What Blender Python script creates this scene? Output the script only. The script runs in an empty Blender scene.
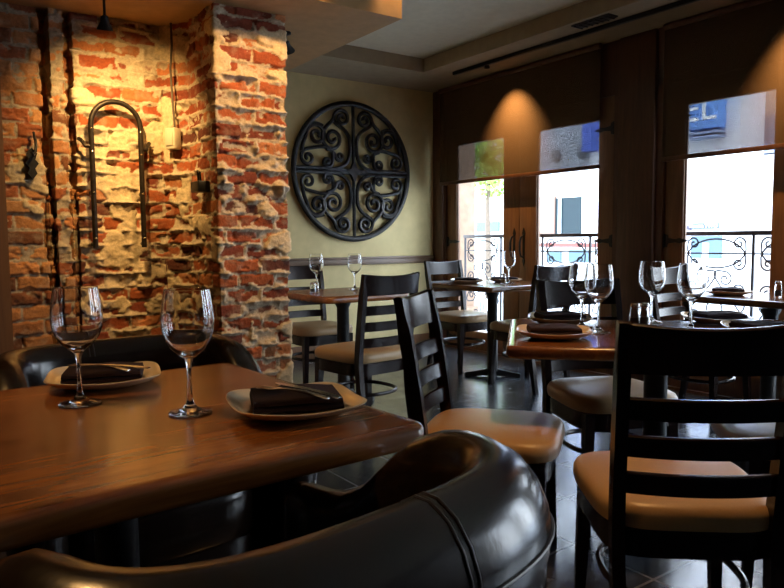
import bpy, bmesh, math, random
import numpy as np
from mathutils import Vector, Matrix, Euler

random.seed(7)
PI = math.pi
scene = bpy.context.scene
COL = scene.collection

# ------------------------------------------------------------------ camera frame (r = to the right, d = depth)
YAW = math.radians(35.0)
CY, SY = math.cos(YAW), math.sin(YAW)
CAM_H = 1.10
F = 690.0

def W(r, d):
    return (SY * d + CY * r, CY * d - SY * r)

def rot_for(fr, fd):
    x, y = W(fr, fd)
    return math.atan2(-x, y)

# ------------------------------------------------------------------ materials
def new_mat(name):
    m = bpy.data.materials.new(name)
    m.use_nodes = True
    nt = m.node_tree
    b = nt.nodes['Principled BSDF']
    return m, nt, b

def link(nt, a, b):
    nt.links.new(a, b)

def coords(nt, scale=(1, 1, 1), rot=(0, 0, 0), kind='Object'):
    tc = nt.nodes.new('ShaderNodeTexCoord')
    mp = nt.nodes.new('ShaderNodeMapping')
    mp.inputs['Scale'].default_value = scale
    mp.inputs['Rotation'].default_value = rot
    link(nt, tc.outputs[kind], mp.inputs['Vector'])
    return mp.outputs['Vector']

def noise(nt, vec, scale, detail=4, rough=0.55, dist=0.0):
    n = nt.nodes.new('ShaderNodeTexNoise')
    n.inputs['Scale'].default_value = scale
    n.inputs['Detail'].default_value = detail
    n.inputs['Roughness'].default_value = rough
    n.inputs['Distortion'].default_value = dist
    link(nt, vec, n.inputs['Vector'])
    return n.outputs['Fac']

def ramp(nt, fac, stops):
    r = nt.nodes.new('ShaderNodeValToRGB')
    e = r.color_ramp.elements
    while len(e) < len(stops):
        e.new(0.5)
    for el, (p, c) in zip(e, stops):
        el.position = p
        el.color = (*c, 1)
    link(nt, fac, r.inputs['Fac'])
    return r.outputs['Color']

def bump(nt, b, height, strength=0.2, dist=0.01):
    n = nt.nodes.new('ShaderNodeBump')
    n.inputs['Strength'].default_value = strength
    n.inputs['Distance'].default_value = dist
    link(nt, height, n.inputs['Height'])
    link(nt, n.outputs['Normal'], b.inputs['Normal'])

def plain(name, color, rough=0.5, metal=0.0, spec=0.5, nscale=30, var=0.25, bstr=0.05, coat=0.0, kind='Object'):
    m, nt, b = new_mat(name)
    v = coords(nt, kind=kind)
    n = noise(nt, v, nscale)
    lo = tuple(c * (1 - var) for c in color)
    hi = tuple(min(1, c * (1 + var)) for c in color)
    link(nt, ramp(nt, n, [(0.3, lo), (0.7, hi)]), b.inputs['Base Color'])
    b.inputs['Roughness'].default_value = rough
    b.inputs['Metallic'].default_value = metal
    b.inputs['Specular IOR Level'].default_value = spec
    b.inputs['Coat Weight'].default_value = coat
    b.inputs['Coat Roughness'].default_value = 0.1
    if bstr:
        bump(nt, b, n, bstr, 0.004)
    return m

def wood(name, dark, light, rough=0.3, scale=1.0, axis='X', knots=False, coat=0.0, bstr=0.05, rot=0.0, spec=0.5):
    m, nt, b = new_mat(name)
    sc = {'X': (1.2, 14, 14), 'Y': (14, 1.2, 14), 'Z': (14, 14, 1.2)}[axis]
    v = coords(nt, tuple(s * scale for s in sc), (0, 0, rot))
    g = noise(nt, v, 1.6, 6, 0.65, 1.2)
    c1 = ramp(nt, g, [(0.25, dark), (0.55, tuple((a + c) / 2 for a, c in zip(dark, light))), (0.8, light)])
    col = c1
    if knots:
        v2 = coords(nt, (2.7, 5.2, 1), (0, 0, rot))
        vo = nt.nodes.new('ShaderNodeTexVoronoi')
        vo.voronoi_dimensions = '2D'
        vo.inputs['Scale'].default_value = 1.0
        link(nt, v2, vo.inputs['Vector'])
        k = ramp(nt, vo.outputs['Distance'], [(0.03, (1, 1, 1)), (0.13, (0, 0, 0))])
        big = noise(nt, coords(nt, (1.5, 3, 1), (0, 0, rot)), 1.7, 3)
        mx0 = nt.nodes.new('ShaderNodeMixRGB')
        mx0.blend_type = 'MULTIPLY'
        mx0.inputs['Fac'].default_value = 0.8
        link(nt, col, mx0.inputs[1])
        link(nt, ramp(nt, big, [(0.3, (0.55, 0.5, 0.45)), (0.65, (1.15, 1.1, 1.05))]), mx0.inputs[2])
        mx = nt.nodes.new('ShaderNodeMixRGB')
        mx.inputs[2].default_value = (dark[0] * 0.45, dark[1] * 0.35, dark[2] * 0.3, 1)
        mul = nt.nodes.new('ShaderNodeMath')
        mul.operation = 'MULTIPLY'
        mul.inputs[1].default_value = 0.75
        link(nt, k, mul.inputs[0])
        link(nt, mul.outputs[0], mx.inputs['Fac'])
        link(nt, mx0.outputs[0], mx.inputs[1])
        col = mx.outputs[0]
    link(nt, col, b.inputs['Base Color'])
    b.inputs['Roughness'].default_value = rough
    b.inputs['Specular IOR Level'].default_value = spec
    b.inputs['Coat Weight'].default_value = coat
    b.inputs['Coat Roughness'].default_value = 0.12
    bump(nt, b, g, bstr, 0.003)
    return m

M = {}
M['dark_wood'] = wood('dark wood', (0.005, 0.002, 0.0018), (0.018, 0.006, 0.004), 0.24, axis='Z', spec=0.3)
M['vinyl'] = plain('tan vinyl', (0.44, 0.28, 0.135), 0.36, nscale=220, var=0.06, bstr=0.06)
M['leather'] = plain('black brown leather', (0.014, 0.0075, 0.005), 0.22, nscale=70, var=0.5, bstr=0.06, spec=0.55)
M['leather_seam'] = plain('leather seam', (0.03, 0.02, 0.015), 0.4, nscale=200, var=0.4)
M['pine'] = wood('varnished pine', (0.12, 0.034, 0.007), (0.42, 0.155, 0.034), 0.26, knots=True, coat=0.25, bstr=0.06)
M['pine_across'] = wood('varnished pine edge', (0.12, 0.04, 0.012), (0.30, 0.12, 0.035), 0.2, axis='Y', knots=True, coat=0.35, bstr=0.06)
M['iron'] = plain('black iron', (0.012, 0.012, 0.013), 0.42, 0.3, nscale=60, var=0.4, bstr=0.1)
M['bronze_iron'] = plain('antique iron', (0.028, 0.02, 0.014), 0.42, 0.6, nscale=40, var=0.5, bstr=0.2)
M['rail_iron'] = plain('balcony iron', (0.035, 0.035, 0.045), 0.5, 0.2, nscale=60)
M['steel'] = plain('cutlery steel', (0.62, 0.60, 0.58), 0.17, 1.0, nscale=20, var=0.05, bstr=0.02)
M['rivet'] = plain('polished rivet', (0.8, 0.7, 0.5), 0.15, 1.0)
M['plate'] = plain('cream glazed ceramic', (0.78, 0.64, 0.43), 0.16, nscale=25, var=0.04, bstr=0.0, coat=0.3)
M['napkin'] = plain('plum napkin cloth', (0.022, 0.010, 0.013), 0.85, spec=0.25, nscale=400, var=0.5, bstr=0.25)
M['door_wood'] = wood('door wood', (0.11, 0.05, 0.021), (0.26, 0.125, 0.052), 0.42, axis='Z')
M['post_wood'] = wood('post wood', (0.06, 0.022, 0.010), (0.15, 0.06, 0.028), 0.4, axis='Z')
M['trim_wood'] = wood('trim wood', (0.10, 0.042, 0.014), (0.2, 0.09, 0.03), 0.5, axis='Z')
M['rail_wood'] = wood('chair rail wood', (0.10, 0.055, 0.028), (0.18, 0.105, 0.055), 0.4, axis='X')
M['plaster'] = plain('olive cream plaster', (0.66, 0.54, 0.26), 0.7, nscale=9, var=0.07, bstr=0.04)
M['ceiling'] = plain('ceiling paint', (0.60, 0.54, 0.40), 0.85, nscale=14, var=0.05, bstr=0.05)
M['soffit'] = plain('ochre paint', (0.40, 0.23, 0.09), 0.75, nscale=14, var=0.1, bstr=0.05)
M['dim_wall'] = plain('dim brown paint', (0.10, 0.06, 0.035), 0.7, nscale=14, var=0.1)
M['band'] = plain('perimeter ceiling paint', (0.34, 0.27, 0.17), 0.8, nscale=14, var=0.08)
M['box_plastic'] = plain('cream outlet plastic', (0.62, 0.55, 0.40), 0.4, nscale=8, var=0.05)
M['cable'] = plain('dusty cable', (0.10, 0.07, 0.045), 0.6)
M['salt'] = plain('salt grains', (0.8, 0.78, 0.72), 0.9, nscale=500, var=0.15)
M['pepper'] = plain('pepper grains', (0.16, 0.09, 0.05), 0.9, nscale=500, var=0.6)
M['amber'] = plain('amber candle wax', (0.75, 0.45, 0.16), 0.4)
M['shaker_cap'] = plain('shaker cap', (0.55, 0.5, 0.45), 0.25, 0.9)
M['vent'] = plain('vent metal', (0.05, 0.045, 0.04), 0.5, 0.3)

def glass_mat():
    m, nt, b = new_mat('clear wine glass')
    b.inputs['Base Color'].default_value = (1, 1, 1, 1)
    b.inputs['Roughness'].default_value = 0.0
    b.inputs['Transmission Weight'].default_value = 1.0
    b.inputs['IOR'].default_value = 1.47
    v = coords(nt)
    n = noise(nt, v, 12, 1)
    bump(nt, b, n, 0.02, 0.002)
    return m
M['glass'] = glass_mat()

def pane_mat():
    m, nt, b = new_mat('window glass')
    nt.nodes.remove(b)
    out = nt.nodes['Material Output']
    tr = nt.nodes.new('ShaderNodeBsdfTransparent')
    gl = nt.nodes.new('ShaderNodeBsdfGlossy')
    gl.inputs['Roughness'].default_value = 0.02
    lw = nt.nodes.new('ShaderNodeLayerWeight')
    lw.inputs['Blend'].default_value = 0.12
    mul = nt.nodes.new('ShaderNodeMath'); mul.operation = 'MULTIPLY'; mul.inputs[1].default_value = 0.5
    link(nt, lw.outputs['Fresnel'], mul.inputs[0])
    mx = nt.nodes.new('ShaderNodeMixShader')
    link(nt, mul.outputs[0], mx.inputs['Fac'])
    link(nt, tr.outputs[0], mx.inputs[1]); link(nt, gl.outputs[0], mx.inputs[2])
    link(nt, mx.outputs[0], out.inputs['Surface'])
    return m
M['pane'] = pane_mat()

def shade_mat():
    m, nt, b = new_mat('mesh screen fabric')
    out = nt.nodes['Material Output']
    v = coords(nt, (1, 1, 1))
    n = noise(nt, coords(nt, (1, 240, 12)), 4, 2)
    link(nt, ramp(nt, n, [(0.3, (0.085, 0.050, 0.028)), (0.7, (0.13, 0.08, 0.045))]), b.inputs['Base Color'])
    b.inputs['Roughness'].default_value = 0.75
    b.inputs['Specular IOR Level'].default_value = 0.2
    tr = nt.nodes.new('ShaderNodeBsdfTransparent')
    mx = nt.nodes.new('ShaderNodeMixShader')
    mx.inputs['Fac'].default_value = 0.25
    link(nt, b.outputs[0], mx.inputs[1]); link(nt, tr.outputs[0], mx.inputs[2])
    link(nt, mx.outputs[0], out.inputs['Surface'])
    return m
M['shade'] = shade_mat()

def floor_mat():
    m, nt, b = new_mat('slate tile floor')
    v = coords(nt, (1, 1, 1))
    br = nt.nodes.new('ShaderNodeTexBrick')
    br.offset = 0.0
    br.inputs['Scale'].default_value = 1.0
    br.inputs['Brick Width'].default_value = 0.32
    br.inputs['Row Height'].default_value = 0.32
    br.inputs['Mortar Size'].default_value = 0.005
    br.inputs['Mortar Smooth'].default_value = 0.2
    br.inputs['Color1'].default_value = (0.017, 0.021, 0.028, 1)
    br.inputs['Color2'].default_value = (0.030, 0.035, 0.044, 1)
    br.inputs['Mortar'].default_value = (0.11, 0.11, 0.11, 1)
    link(nt, v, br.inputs['Vector'])
    n = noise(nt, v, 7, 6, 0.6)
    mx = nt.nodes.new('ShaderNodeMixRGB'); mx.blend_type = 'MULTIPLY'; mx.inputs['Fac'].default_value = 0.8
    link(nt, br.outputs['Color'], mx.inputs[1])
    link(nt, ramp(nt, n, [(0.3, (0.6, 0.6, 0.65)), (0.7, (1.4, 1.4, 1.35))]), mx.inputs[2])
    link(nt, mx.outputs[0], b.inputs['Base Color'])
    r = nt.nodes.new('ShaderNodeMapRange')
    r.inputs['To Min'].default_value = 0.12; r.inputs['To Max'].default_value = 0.34
    b.inputs['Specular IOR Level'].default_value = 0.8
    link(nt, n, r.inputs['Value'])
    link(nt, r.outputs[0], b.inputs['Roughness'])
    sub = nt.nodes.new('ShaderNodeMath'); sub.operation = 'SUBTRACT'
    link(nt, n, sub.inputs[0]); link(nt, br.outputs['Fac'], sub.inputs[1])
    bump(nt, b, sub.outputs[0], 0.25, 0.004)
    return m
M['floor'] = floor_mat()

def brick_mat():
    m, nt, b = new_mat('old brick and mortar')
    at = nt.nodes.new('ShaderNodeAttribute'); at.attribute_name = 'Col'
    v = coords(nt)
    n = noise(nt, v, 70, 5, 0.7)
    mx = nt.nodes.new('ShaderNodeMixRGB'); mx.blend_type = 'MULTIPLY'; mx.inputs['Fac'].default_value = 0.7
    link(nt, at.outputs['Color'], mx.inputs[1])
    link(nt, ramp(nt, n, [(0.3, (0.62, 0.58, 0.55)), (0.7, (1.25, 1.22, 1.2))]), mx.inputs[2])
    link(nt, mx.outputs[0], b.inputs['Base Color'])
    b.inputs['Roughness'].default_value = 0.9
    b.inputs['Specular IOR Level'].default_value = 0.15
    bump(nt, b, n, 0.6, 0.006)
    return m
M['brick'] = brick_mat()

def emit(name, color, strength):
    m, nt, b = new_mat(name)
    b.inputs['Base Color'].default_value = (*color, 1)
    b.inputs['Emission Color'].default_value = (*color, 1)
    b.inputs['Emission Strength'].default_value = strength
    return m
M['bulb'] = emit('warm bulb', (1.0, 0.72, 0.38), 25)

# ------------------------------------------------------------------ mesh builder
class MB:
    def __init__(self):
        self.v, self.f = [], []

    def add(self, vs, fs):
        o = len(self.v)
        self.v.extend([tuple(p) for p in vs])
        self.f.extend([tuple(i + o for i in q) for q in fs])
        return self

    def box(self, lo, hi, bevel=0.0, seg=2, rot=None, at=None):
        bm = bmesh.new()
        bmesh.ops.create_cube(bm, size=1.0)
        c = [(a + b) / 2 for a, b in zip(lo, hi)]
        s = [abs(b - a) for a, b in zip(lo, hi)]
        for q in bm.verts:
            q.co = Vector((q.co.x * s[0], q.co.y * s[1], q.co.z * s[2]))
        if bevel > 0:
            bmesh.ops.bevel(bm, geom=bm.edges[:], offset=min(bevel, min(s) * 0.45), segments=seg, affect='EDGES', profile=0.5)
        mat = Matrix.Translation(c)
        if rot is not None:
            mat = Matrix.Translation(c) @ Euler(rot).to_matrix().to_4x4()
        bm.verts.index_update()
        self.add([mat @ q.co for q in bm.verts], [[q.index for q in fc.verts] for fc in bm.faces])
        bm.free()
        return self

    def lathe(self, prof, n=32, cap0=False, cap1=False, cx=0, cy=0):
        vs, fs = [], []
        for (r, z) in prof:
            for k in range(n):
                a = 2 * PI * k / n
                vs.append((cx + r * math.cos(a), cy + r * math.sin(a), z))
        for i in range(len(prof) - 1):
            for k in range(n):
                k2 = (k + 1) % n
                fs.append((i * n + k, i * n + k2, (i + 1) * n + k2, (i + 1) * n + k))
        if cap0:
            fs.append(tuple(range(n))[::-1])
        if cap1:
            fs.append(tuple(range((len(prof) - 1) * n, len(prof) * n)))
        return self.add(vs, fs)

    def tube(self, pts, r, n=8, closed=False, flat=None, up=(0, 0, 1)):
        """sweep a circle (or an ellipse when flat is given as (half width, half height)) along pts"""
        P = [Vector(p) for p in pts]
        m = len(P)
        vs, fs = [], []
        up = Vector(up)
        prev = None
        for i in range(m):
            if closed:
                t = P[(i + 1) % m] - P[i - 1]
            else:
                t = P[min(i + 1, m - 1)] - P[max(i - 1, 0)]
            t.normalize()
            u = up if abs(t.dot(up)) < 0.95 else (prev if prev is not None else Vector((1, 0, 0)))
            s = t.cross(u); s.normalize()
            w = s.cross(t); w.normalize()
            prev = w
            rr = r[i] if isinstance(r, (list, tuple)) else r
            ra, rb = (rr, rr) if flat is None else flat
            for k in range(n):
                a = 2 * PI * k / n
                vs.append(P[i] + s * (ra * math.cos(a)) + w * (rb * math.sin(a)))
        for i in range(m if closed else m - 1):
            j = (i + 1) % m
            for k in range(n):
                k2 = (k + 1) % n
                fs.append((i * n + k, i * n + k2, j * n + k2, j * n + k))
        if not closed:
            fs.append(tuple(range(n))[::-1])
            fs.append(tuple(range((m - 1) * n, m * n)))
        return self.add(vs, fs)

    def rings(self, rings, cap0=True, cap1=True, closed=True):
        """loft list of rings (equal counts)"""
        n = len(rings[0])
        vs, fs = [], []
        for rg in rings:
            vs.extend(rg)
        for i in range(len(rings) - 1):
            for k in range(n if closed else n - 1):
                k2 = (k + 1) % n
                fs.append((i * n + k, i * n + k2, (i + 1) * n + k2, (i + 1) * n + k))
        if cap0:
            fs.append(tuple(range(n))[::-1])
        if cap1:
            fs.append(tuple(range((len(rings) - 1) * n, len(rings) * n)))
        return self.add(vs, fs)

    def prism(self, poly, y0, y1, axis='Z'):
        n = len(poly)
        if axis == 'Z':
            vs = [(x, y, y0) for x, y in poly] + [(x, y, y1) for x, y in poly]
        elif axis == 'X':
            vs = [(y0, a, b) for a, b in poly] + [(y1, a, b) for a, b in poly]
        else:
            vs = [(a, y0, b) for a, b in poly] + [(a, y1, b) for a, b in poly]
        fs = [tuple(range(n))[::-1], tuple(range(n, 2 * n))]
        for k in range(n):
            k2 = (k + 1) % n
            fs.append((k, k2, n + k2, n + k))
        return self.add(vs, fs)

    def build(self, name, mat, parent=None, smooth=True, angle=35, recalc=True):
        me = bpy.data.meshes.new(name)
        me.from_pydata(self.v, [], self.f)
        if recalc:
            bm = bmesh.new(); bm.from_mesh(me)
            bmesh.ops.recalc_face_normals(bm, faces=bm.faces[:])
            bm.to_mesh(me); bm.free()
        if smooth:
            me.polygons.foreach_set('use_smooth', [True] * len(me.polygons))
            me.set_sharp_from_angle(angle=math.radians(angle))
        me.materials.append(mat)
        o = bpy.data.objects.new(name, me)
        COL.objects.link(o)
        if parent is not None:
            o.parent = parent
        return o

def superell(ax, ay, n=4.0, cnt=48, z=0.0, cx=0.0, cy=0.0, taper=0.0):
    pts = []
    for k in range(cnt):
        a = 2 * PI * k / cnt
        c, s = math.cos(a), math.sin(a)
        x = ax * math.copysign(abs(c) ** (2 / n), c)
        y = ay * math.copysign(abs(s) ** (2 / n), s)
        x *= 1 + taper * y / ay
        pts.append((cx + x, cy + y, z))
    return pts

def thing(name, label, cat, loc=(0, 0, 0), rz=0.0, group=None):
    o = bpy.data.objects.new(name, None)
    COL.objects.link(o)
    o.empty_display_size = 0.05
    o.location = loc
    o.rotation_euler = (0, 0, rz)
    o['label'] = label
    o['category'] = cat
    if group:
        o['group'] = group
    return o

def tag(o, label, cat, group=None, kind=None):
    o['label'] = label; o['category'] = cat
    if group: o['group'] = group
    if kind: o['kind'] = kind
    return o

def struct(o):
    o['kind'] = 'structure'
    return o

def dup(root, loc, rz, label, group=None):
    r = root.copy(); COL.objects.link(r)
    r.location = loc; r.rotation_euler = (0, 0, rz)
    r['label'] = label
    if group: r['group'] = group
    for ch in list(root.children):
        c = ch.copy(); COL.objects.link(c); c.parent = r
        for g in list(ch.children):
            d = g.copy(); COL.objects.link(d); d.parent = c
    return r

def bez(p0, p1, p2, p3, n=14):
    out = []
    for i in range(n + 1):
        t = i / n
        out.append(tuple((1 - t) ** 3 * a + 3 * (1 - t) ** 2 * t * b + 3 * (1 - t) * t * t * c + t ** 3 * d
                         for a, b, c, d in zip(p0, p1, p2, p3)))
    return out

def spiral(c, r, a_out, turns, sgn, n=34, rin=0.16):
    """2-D spiral that runs from its eye out to radius r, ending at angle a_out; sgn=+1 runs anticlockwise outward. returns points, end tangent"""
    pts = []
    for i in range(n + 1):
        t = i / n
        rr = r * (rin + (1 - rin) * t)
        a = a_out - sgn * 2 * PI * turns * (1 - t)
        pts.append((c[0] + rr * math.cos(a), c[1] + rr * math.sin(a)))
    tx, ty = pts[-1][0] - pts[-2][0], pts[-1][1] - pts[-2][1]
    l = math.hypot(tx, ty)
    return pts, (tx / l, ty / l)

def scroll(c1, r1, a1, s1, c2, r2, a2, s2, turns=1.4, k=0.45):
    p, t = spiral(c1, r1, a1, turns, s1)
    q, u = spiral(c2, r2, a2, turns, s2)
    e, f = p[-1], q[-1]
    L = math.hypot(f[0] - e[0], f[1] - e[1]) * k
    b = bez(e, (e[0] + t[0] * L, e[1] + t[1] * L), (f[0] + u[0] * L, f[1] + u[1] * L), f)
    return p + b[1:-1] + q[::-1]

# ------------------------------------------------------------------ room shell
XW, YB = 4.5, 5.65           # window wall plane, back wall plane
ZC, ZB, ZS = 2.72, 2.60, 2.29
XL, YF = -3.2, -3.2

struct(MB().box((XL, YF, -0.12), (XW + 0.15, YB + 0.1, 0.0)).build('floor', M['floor'], smooth=False))
c = MB()
c.box((XL, YF, ZC), (XW + 0.15, YB + 0.1, ZC + 0.1))
struct(c.build('ceiling', M['ceiling'], smooth=False))
struct(MB().box((3.88, YF, ZB), (XW + 0.15, YB, ZC)).build('trim_1', M['band'], smooth=False))       # lowered band by the windows
struct(MB().box((2.0, 5.02, ZB), (3.88, YB, ZC)).build('trim_2', M['band'], smooth=False))            # lowered band along the back wall
struct(MB().box((XL, 3.10, ZS), (2.25, YB, ZC)).build('trim_3', M['soffit'], smooth=False))           # soffit over the brick wall
struct(MB().box((1.2, YB, 0), (XW + 0.15, YB + 0.1, ZC)).build('wall_back', M['plaster'], smooth=False))
struct(MB().box((XL, YF - 0.1, 0), (XW + 0.15, YF, ZC)).build('wall_front', M['dim_wall'], smooth=False))
struct(MB().box((XL - 0.1, YF, 0), (XL, YB, ZC)).build('wall_end', M['dim_wall'], smooth=False))
# wood panelling beside the brick
struct(MB().box((XL, 3.93, 0), (0.415, 4.15, ZS)).build('trim_4', M['trim_wood'], smooth=False))
# chair rail on the back wall
b = MB()
b.box((1.75, YB - 0.022, 0.865), (XW - 0.02, YB - 0.001, 0.925), 0.006)
b.box((1.75, YB - 0.034, 0.915), (XW - 0.02, YB - 0.001, 0.94), 0.008)
struct(b.build('trim_5', M['rail_wood']))
struct(MB().box((1.75, YB - 0.02, 0.0), (XW - 0.02, YB - 0.001, 0.13), 0.006).build('baseboard_back', M['door_wood']))

# window wall: posts and header
PAIRS = [(3.43, 5.47), (1.04, 3.00), (-1.40, 0.58)]
w = MB()
w.box((XW, YF, 2.195), (XW + 0.15, YB, ZB + 0.02))
for (a, bb) in PAIRS:
    w.box((XW + 0.02, a - 0.01, 0.0), (XW + 0.08, a + 0.012, 2.2)); w.box((XW + 0.02, bb - 0.012, 0.0), (XW + 0.08, bb + 0.01, 2.2))
w.box((XW, YF, -0.02), (XW + 0.15, YB, 0.02))
edges = [YB] + [q for p in PAIRS for q in (p[1], p[0])] + [YF]
for i in range(0, len(edges), 2):
    w.box((XW, edges[i + 1], 0.0), (XW + 0.15, edges[i], 2.25))
for (a, bb) in ((3.00, 3.43), (0.58, 1.04)):
    w.box((XW - 0.03, a + 0.06, 0.0), (XW + 0.02, bb - 0.06, ZB - 0.001), 0.006)
w.box((XW - 0.02, 5.49, 0.0), (XW + 0.02, YB - 0.002, ZB - 0.001), 0.006)
struct(w.build('wall_right', M['post_wood'], smooth=True))

# ------------------------------------------------------------------ french doors
def handle_mb(y, side):
    h = MB()
    x = XW + 0.018
    plate = []
    for (yy, zz) in [(0, 1.20), (0.013, 1.17), (0.018, 1.15), (0.010, 1.125), (0.012, 1.10), (0.012, 0.96), (0.009, 0.93), (0.017, 0.905), (0.0, 0.86)]:
        plate.append((yy, zz))
    poly = plate + [(-a, z) for a, z in plate[-2:0:-1]]
    h.prism([(y + a, z) for a, z in poly], x - 0.005, x, 'X')
    pts = [(x - 0.004, y, 1.13), (x - 0.035, y, 1.115), (x - 0.052, y, 1.07), (x - 0.052, y, 1.0), (x - 0.04, y, 0.95), (x - 0.004, y, 0.93)]
    h.tube(pts, [0.007, 0.008, 0.010, 0.010, 0.008, 0.007], 8, up=(0, 1, 0))
    return h

def hinge_mb(y0, y1, z):
    h = MB()
    x = XW + 0.018
    d = 1 if y1 > y0 else -1
    L = abs(y1 - y0)
    poly = [(0, -0.045), (0.022 * 1, -0.045), (0.03, -0.02), (L * 0.45, -0.012), (L * 0.62, -0.02), (L * 0.72, -0.012), (L, 0), (L * 0.72, 0.012), (L * 0.62, 0.02), (L * 0.45, 0.012), (0.03, 0.02), (0.022, 0.045), (0, 0.045)]
    h.prism([(y0 + d * a, z + q) for a, q in poly], x - 0.006, x, 'X')
    h.lathe([(0.008, z - 0.05), (0.008, z + 0.05)], 10, True, True, cx=x - 0.006, cy=y0)
    return h

dn = 0
for (a, bb) in PAIRS:
    mid = (a + bb) / 2
    for (y0, y1, outer) in ((mid + 0.004, bb - 0.004, 1), (a + 0.004, mid - 0.004, -1)):
        dn += 1
        g0, g1 = (y0 + 0.20, y1 - 0.15) if outer == 1 else (y0 + 0.15, y1 - 0.20)
        x0, x1 = XW + 0.02, XW + 0.07
        d = MB()
        d.box((x0, y0, 0.022), (x1, g0, 2.21), 0.004)
        d.box((x0, g1, 0.022), (x1, y1, 2.21), 0.004)
        d.box((x0, g0 - 0.002, 0.022), (x1, g1 + 0.002, 0.20), 0.004)
        d.box((x0, g0 - 0.002, 2.03), (x1, g1 + 0.002, 2.21), 0.004)
        # glazing bead, joined on
        d.box((x0 + 0.012, g0 - 0.002, 0.19), (x0 + 0.022, g0 + 0.012, 2.04))
        d.box((x0 + 0.012, g1 - 0.012, 0.19), (x0 + 0.022, g1 + 0.002, 2.04))
        door = struct(d.build('door_%d' % dn, M['door_wood']))
        p = MB().box((x0 + 0.023, g0 - 0.002, 0.19), (x0 + 0.029, g1 + 0.002, 2.04))
        p.build('pane', M['pane'], door, smooth=False)
        hy = y0 + 0.055 if outer == 1 else y1 - 0.055
        handle_mb(hy, outer).build('handle', M['iron'], door)
        oy = y1 - 0.01 if outer == 1 else y0 + 0.01
        for z in (1.08, 1.95, 0.12):
            hinge_mb(oy, oy - outer * 0.20, z).build('hinge', M['iron'], door)

# ------------------------------------------------------------------ roller screens
def screen(y0, y1, zb, label):
    t = thing('roller_screen', label, 'window shade', (XW - 0.06, 0, 0))
    s = MB().box((-0.0015, y0, zb), (0.0015, y1, 2.56))
    s.build('fabric', M['shade'], t, smooth=False)
    MB().box((-0.008, y0 - 0.004, zb - 0.028), (0.008, y1 + 0.004, zb + 0.004), 0.004).build('bottom_bar', M['post_wood'], t)
    r = MB()
    r.tube([(0, y0, 2.575), (0, y1, 2.575)], 0.022, 16, up=(1, 0, 0))
    r.build('roller_tube', M['post_wood'], t)
    return t
screen(3.52, 5.48, 1.67, 'dark mesh roller screen with a warm scallop of light over the double doors')
screen(0.95, 2.97, 1.67, 'dark mesh roller screen over the doors behind the table set for four')

# ------------------------------------------------------------------ ceiling track, vent
t = thing('track_light_rail', 'long black light track fixed along the lowered ceiling above the doors', 'light track', (4.10, 0, 0))
MB().box((-0.018, 0.2, ZB - 0.03), (0.018, 4.86, ZB - 0.001), 0.004).build('track', M['iron'], t)
for y in (4.44, 1.99):
    h = MB()
    h.lathe([(0.012, ZB - 0.02), (0.020, ZB - 0.03), (0.026, ZB - 0.05), (0.024, ZB - 0.05), (0.012, ZB - 0.035)], 16, cx=0.012, cy=y)
    h.build('lamp_head', M['iron'], t)
v = thing('ceiling_vent', 'dark slotted air vent set in the lowered ceiling beside the light track', 'vent', (3.96, 3.2, 0))
MB().box((-0.05, -0.16, ZB - 0.012), (0.05, 0.16, ZB - 0.0005), 0.003).build('frame', M['vent'], v)
sl = MB()
sl.box((-0.042, -0.15, ZB - 0.015), (0.042, 0.15, ZB - 0.011))
for k in range(7):
    sl.box((-0.042, -0.14 + k * 0.045, ZB - 0.02), (0.042, -0.13 + k * 0.045, ZB - 0.012))
sl.build('slat_panel', M['iron'], v, smooth=False)

# ------------------------------------------------------------------ brick wall as a dense relief
rng = np.random.default_rng(3)
TBL = rng.random((256, 256))
def vnoise(x, y):
    xi = np.floor(x).astype(int); yi = np.floor(y).astype(int)
    fx = x - xi; fy = y - yi
    fx = fx * fx * (3 - 2 * fx); fy = fy * fy * (3 - 2 * fy)
    a = TBL[xi % 256, yi % 256]; b_ = TBL[(xi + 1) % 256, yi % 256]
    c_ = TBL[xi % 256, (yi + 1) % 256]; d_ = TBL[(xi + 1) % 256, (yi + 1) % 256]
    return (a * (1 - fx) + b_ * fx) * (1 - fy) + (c_ * (1 - fx) + d_ * fx) * fy
def fbm(x, y, o=4):
    s = 0; amp = 0.5; tot = 0
    for k in range(o):
        s = s + amp * vnoise(x * 2 ** k + 17.3 * k, y * 2 ** k + 5.7 * k); tot += amp; amp *= 0.5
    return s / tot
def sstep(a, b, x):
    t = np.clip((x - a) / (b - a), 0, 1)
    return t * t * (3 - 2 * t)

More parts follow.
